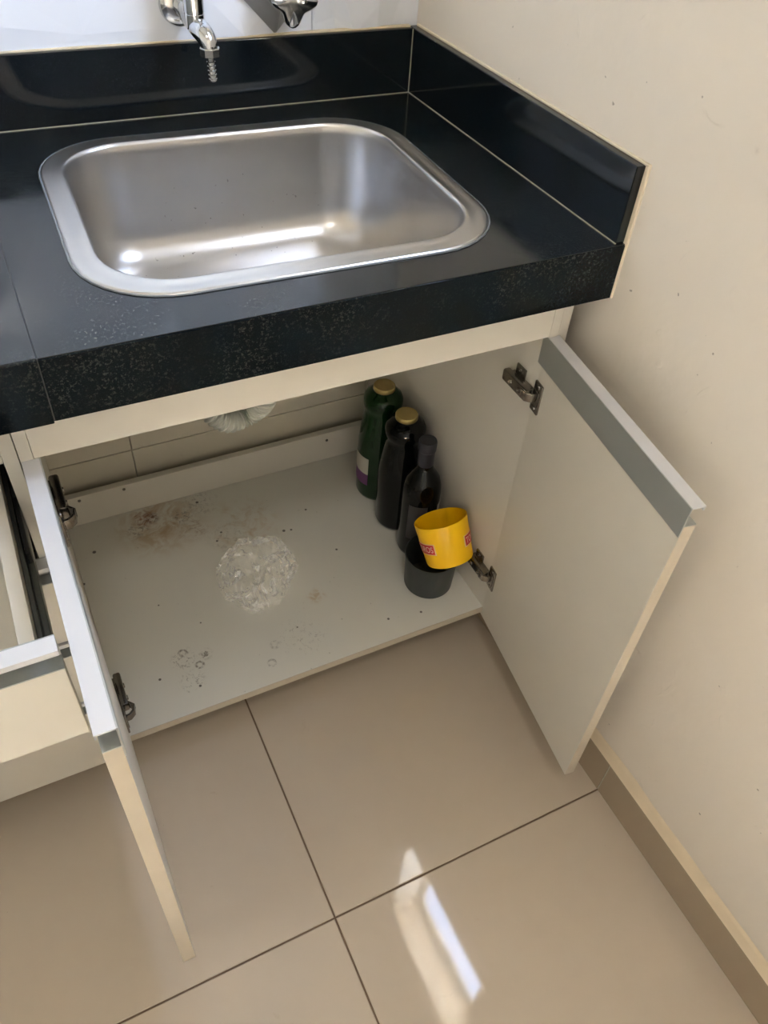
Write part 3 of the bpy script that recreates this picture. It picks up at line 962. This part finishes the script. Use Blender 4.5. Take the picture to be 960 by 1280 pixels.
juice_bottle(-0.1005, -0.264, BLACKG, 'dark glass bottle with a gold lid, middle of the three bottles', math.radians(274), math.radians(300))
wb_ = thing('wine_bottle', (-0.1010, -0.3500, ZS), 'slim dark wine bottle with a narrow capped neck behind the yellow cup', 'bottle', 'bottles in the sink cabinet')
bm = bmesh.new()
WINE = [(0.0, 0.004), (0.028, 0.0), (0.0355, 0.003), (0.0375, 0.010), (0.0375, 0.158), (0.0362, 0.174), (0.0315, 0.192), (0.0225, 0.207), (0.0165, 0.217), (0.0150, 0.226), (0.0145, 0.276)]
lathe(bm, (-0.1010, -0.3500, ZS+0.0003), (0, 0, 1), WINE, 40)
link('glass_body', bm, BLACKG, wb_, True, angle=1.0)
bm = bmesh.new()
lathe(bm, (-0.1010, -0.3500, ZS+0.226), (0, 0, 1), [(0.0150, 0.0), (0.0156, 0.001), (0.0156, 0.034), (0.0172, 0.036), (0.0172, 0.054), (0.0160, 0.057), (0.0, 0.0572)], 32)
link('neck_capsule', bm, simple('navy_neck_capsule', srgb(26, 30, 42), 0.35), wb_, True)
bm = bmesh.new()
label_band(bm, (-0.1010, -0.3500, ZS), 0.0377, 0.055, 0.145, math.radians(205), math.radians(262), 0)
link('paper_label', bm, simple('grey_paper_label', srgb(62, 60, 62), 0.6), wb_, True)
bm = bmesh.new()
label_band(bm, (-0.1010, -0.3500, ZS), 0.0377, 0.060, 0.140, math.radians(-60), math.radians(10), 0)
link('back_label', bm, LABELW, wb_, True)

# ------------------------------------------------------------------ cups
pot = thing('dark_cup', (-0.1220, -0.4470, ZS), 'dark grey plastic cup under the yellow cup', 'cup')
bm = bmesh.new()
lathe(bm, (-0.1220, -0.4470, ZS+0.0004), (0, 0, 1), [(0.0, 0.003), (0.039, 0.003), (0.040, 0.0), (0.0455, 0.0004), (0.047, 0.003), (0.0508, 0.080), (0.0518, 0.080), (0.0518, 0.085), (0.0501, 0.085), (0.0491, 0.078), (0.0450, 0.006), (0.0, 0.005)], 44, cap0=False, cap1=False)
link('cup_body', bm, simple('dark_grey_plastic', srgb(52, 56, 54), 0.42), pot, True)

YB = Vector((-0.1050, -0.4835, 0.2200))
# tilt worked out from the rim ellipse: leaning back and to the left
YA = Vector((-0.085, 0.505, 0.858)).normalized()
yc_ = thing('yellow_cup', YB, 'yellow plastic cup with red badges, tilted on the dark cup', 'cup')
YLEN, YR0, YR1 = 0.083, 0.0445, 0.0500
YEL = simple('yellow_plastic', srgb(252, 198, 0), 0.35, var=0.03)
bm = bmesh.new()
lathe(bm, YB, YA, [(0.0, 0.002), (0.040, 0.002), (0.0415, 0.0), (YR0-0.0008, 0.0003), (YR0, 0.002), (YR1, YLEN-0.0006), (YR1-0.0008, YLEN), (YR1-0.0020, YLEN-0.0006), (YR0-0.0025, 0.005), (0.0, 0.004)], 56, cap0=False, cap1=False)
link('cup_body', bm, YEL, yc_, True)
cx_, cy_, ca_ = frame_of(YA)
def on_cup(t, h, lift):
    r = YR0 + (YR1-YR0)*h/YLEN + lift
    return YB + ca_*h + (cx_*math.cos(t) + cy_*math.sin(t))*r
def cup_patch(t0, t1, h0, h1, lift, n=10):
    bm = bmesh.new()
    g = [[bm.verts.new(on_cup(t0+(t1-t0)*i/n, h, lf)) for h, lf in ((h0, -0.0002), (h0, lift), (h1, lift), (h1, -0.0002))] for i in range(n+1)]
    for A, B in zip(g, g[1:]):
        for j in range(4): bm.faces.new((A[j], A[(j+1) % 4], B[(j+1) % 4], B[j]))
    bm.faces.new(g[0]); bm.faces.new(g[-1][::-1])
    return bm
def cup_text(txt, t0, t1, h0, h1, lift, mat, parent):
    cu = bpy.data.curves.new('lettering', 'FONT')
    cu.body = txt
    cu.size = 1.0
    to = bpy.data.objects.new('lettering_tmp', cu)
    COL.objects.link(to)
    dg = bpy.context.evaluated_depsgraph_get()
    me = bpy.data.meshes.new_from_object(to.evaluated_get(dg))
    bpy.data.objects.remove(to)
    bm = bmesh.new()
    bm.from_mesh(me)
    xs_ = [v.co.x for v in bm.verts]; ys_ = [v.co.y for v in bm.verts]
    x0, x1, y0, y1 = min(xs_), max(xs_), min(ys_), max(ys_)
    for v in bm.verts:
        t = t0 + (t1-t0)*(v.co.x-x0)/(x1-x0)
        v.co = on_cup(t, h0+(h1-h0)*(v.co.y-y0)/(y1-y0), lift)
    return link('lettering', bm, mat, parent)
RED = simple('red_badge', srgb(196, 24, 32), 0.4, var=0.03)
CREAMB = simple('cream_badge_border', srgb(244, 214, 170), 0.4, var=0.03)
WHITEL = simple('white_lettering', srgb(246, 226, 214), 0.4, var=0.02)
# angle on the cup that faces the camera
vc = (CAM_POS - YB); vc = vc - ca_*vc.dot(ca_)
tf = math.atan2(vc.dot(cy_), vc.dot(cx_))
# screen right as seen from the camera
sgn = 1 if (cx_*math.cos(tf+0.5) + cy_*math.sin(tf+0.5)).dot(r2) > (cx_*math.cos(tf) + cy_*math.sin(tf)).dot(r2) else -1
for ta, tb, txt, fa, fb in ((-1.58, -0.49, 'TOROS', -1.51, -0.59), (0.76, 1.85, 'TOROS', 0.85, 1.77)):
    base = link('badge', cup_patch(tf+sgn*ta, tf+sgn*tb, 0.029, 0.0515, 0.0005), CREAMB, yc_)
    link('badge_field', cup_patch(tf+sgn*(ta+0.05), tf+sgn*(tb-0.05), 0.0307, 0.0498, 0.0008), RED, base)
    cup_text(txt, tf+sgn*fa, tf+sgn*fb, 0.0345, 0.0465, 0.0011, WHITEL, base)

# ------------------------------------------------------------------ crumpled clear plastic bag
def mk_plastic():
    m = Mat('clear_crumpled_plastic')
    m.t.nodes.remove(m.b)
    out = m.t.nodes['Material Output']
    tr = m.n('ShaderNodeBsdfTransparent', Color=(0.99, 0.99, 0.985, 1))
    df = m.n('ShaderNodeBsdfTranslucent', Color=(0.85, 0.84, 0.80, 1))
    d2 = m.n('ShaderNodeBsdfDiffuse', Color=(0.95, 0.945, 0.93, 1))
    gl = m.n('ShaderNodeBsdfGlossy', Roughness=0.16)
    bp_ = m.n('ShaderNodeBump', Strength=0.5, Distance=0.004)
    m.l(m.noise(24, 3, 0.55, 1.2), bp_.inputs['Height'])
    m.l(bp_.outputs[0], gl.inputs['Normal'])
    dd = m.n('ShaderNodeMixShader', Fac=0.75)
    m.l(df.outputs[0], dd.inputs[1]); m.l(d2.outputs[0], dd.inputs[2])
    a = m.n('ShaderNodeMixShader')
    m.l(m.math('MULTIPLY_ADD', m.ramp(m.noise(17, 4, 0.65, 2.2), 0.42, 0.70), 0.50, 0.16), a.inputs[0])  # mask paints whitish streaks into the plastic as highlights
    m.l(tr.outputs[0], a.inputs[1]); m.l(dd.outputs[0], a.inputs[2])
    gl.inputs['Color'].default_value = (0.16, 0.16, 0.16, 1)
    b = m.n('ShaderNodeAddShader')
    m.l(a.outputs[0], b.inputs[0]); m.l(gl.outputs[0], b.inputs[1])
    m.l(b.outputs[0], out.inputs['Surface'])
    return m.m
bm = bmesh.new()
bmesh.ops.create_icosphere(bm, subdivisions=5, radius=1.0)
OUT = [(-0.494, -0.264), (-0.434, -0.214), (-0.356, -0.236), (-0.345, -0.314), (-0.412, -0.385), (-0.463, -0.393), (-0.503, -0.327)]
bc = Vector((-0.424, -0.304, 0))
def bag_r(t):
    best = []
    for i in range(len(OUT)):
        a = Vector((*OUT[i], 0))-bc; b = Vector((*OUT[(i+1) % len(OUT)], 0))-bc
        d = Vector((math.cos(t), math.sin(t), 0))
        e = b-a
        den = d.x*e.y-d.y*e.x
        if abs(den) < 1e-9: continue
        s_ = (a.x*e.y-a.y*e.x)/den
        k_ = (a.x*d.y-a.y*d.x)/den
        if s_ > 0 and -1e-6 <= k_ <= 1+1e-6: best.append(s_)
    return min(best) if best else 0.08
for v in bm.verts:
    c = v.co.copy()
    t = math.atan2(c.y, c.x)
    R = bag_r(t)*(1 + 0.06*noise.noise(c*3.1))
    hr = math.hypot(c.x, c.y)
    ridge = 1-abs(noise.noise(c*2.6 + Vector((5, 1, 2))))*2
    ridge2 = 1-abs(noise.noise(c*4.6 + Vector((1, 7, 2))))*2
    zz = max(c.z, -0.15)
    ridge3 = 1-abs(noise.noise(c*12.0 + Vector((3, 2, 9))))*2
    zz = (0.024 + 0.020*ridge + 0.012*ridge2)*zz**0.7 if zz > 0 else 0.0
    cr = 1 + 0.05*ridge2
    v.co = Vector((bc.x + math.cos(t)*hr*R*cr, bc.y + math.sin(t)*hr*R*cr, ZS + 0.0012 + max(0, zz)))
bmesh.ops.delete(bm, geom=[f for f in bm.faces if all(v.co.z < ZS+0.0013 for v in f.verts)], context='FACES')
bag = link('plastic_bag', bm, mk_plastic(), None, True, origin=(bc.x, bc.y, ZS), angle=0.45)
tag(bag, 'crumpled clear plastic bag lying on the stained shelf', 'bag')

# ------------------------------------------------------------------ fill lamp added under the ceiling, out of view
LX, LY = -0.75, -1.75
lamp = thing('added_fill_lamp', (LX, LY, ROOM_H), 'round fill lamp added on the unseen ceiling, with a frosted diffuser', 'lamp')
bm = bmesh.new()
lathe(bm, (LX, LY, ROOM_H-0.0002), (0, 0, -1), [(0.165, 0), (0.170, 0.004), (0.170, 0.030), (0.160, 0.034), (0.158, 0.028)], 48, cap1=False)
link('fill_lamp_base', bm, FRAME, lamp, True)
LM = Mat('fill_lamp_diffuser')
LM.base(srgb(245, 240, 230), 0.5)
LM.b.inputs['Emission Color'].default_value = (1.0, 0.95, 0.88, 1)
LM.b.inputs['Emission Strength'].default_value = 12.5
bm = bmesh.new()
lathe(bm, (LX, LY, ROOM_H-0.020), (0, 0, -1), [(0.157, 0), (0.155, 0.020), (0.130, 0.038), (0.080, 0.048), (0.0, 0.052)], 48)
link('diffuser', bm, LM.m, lamp, True)
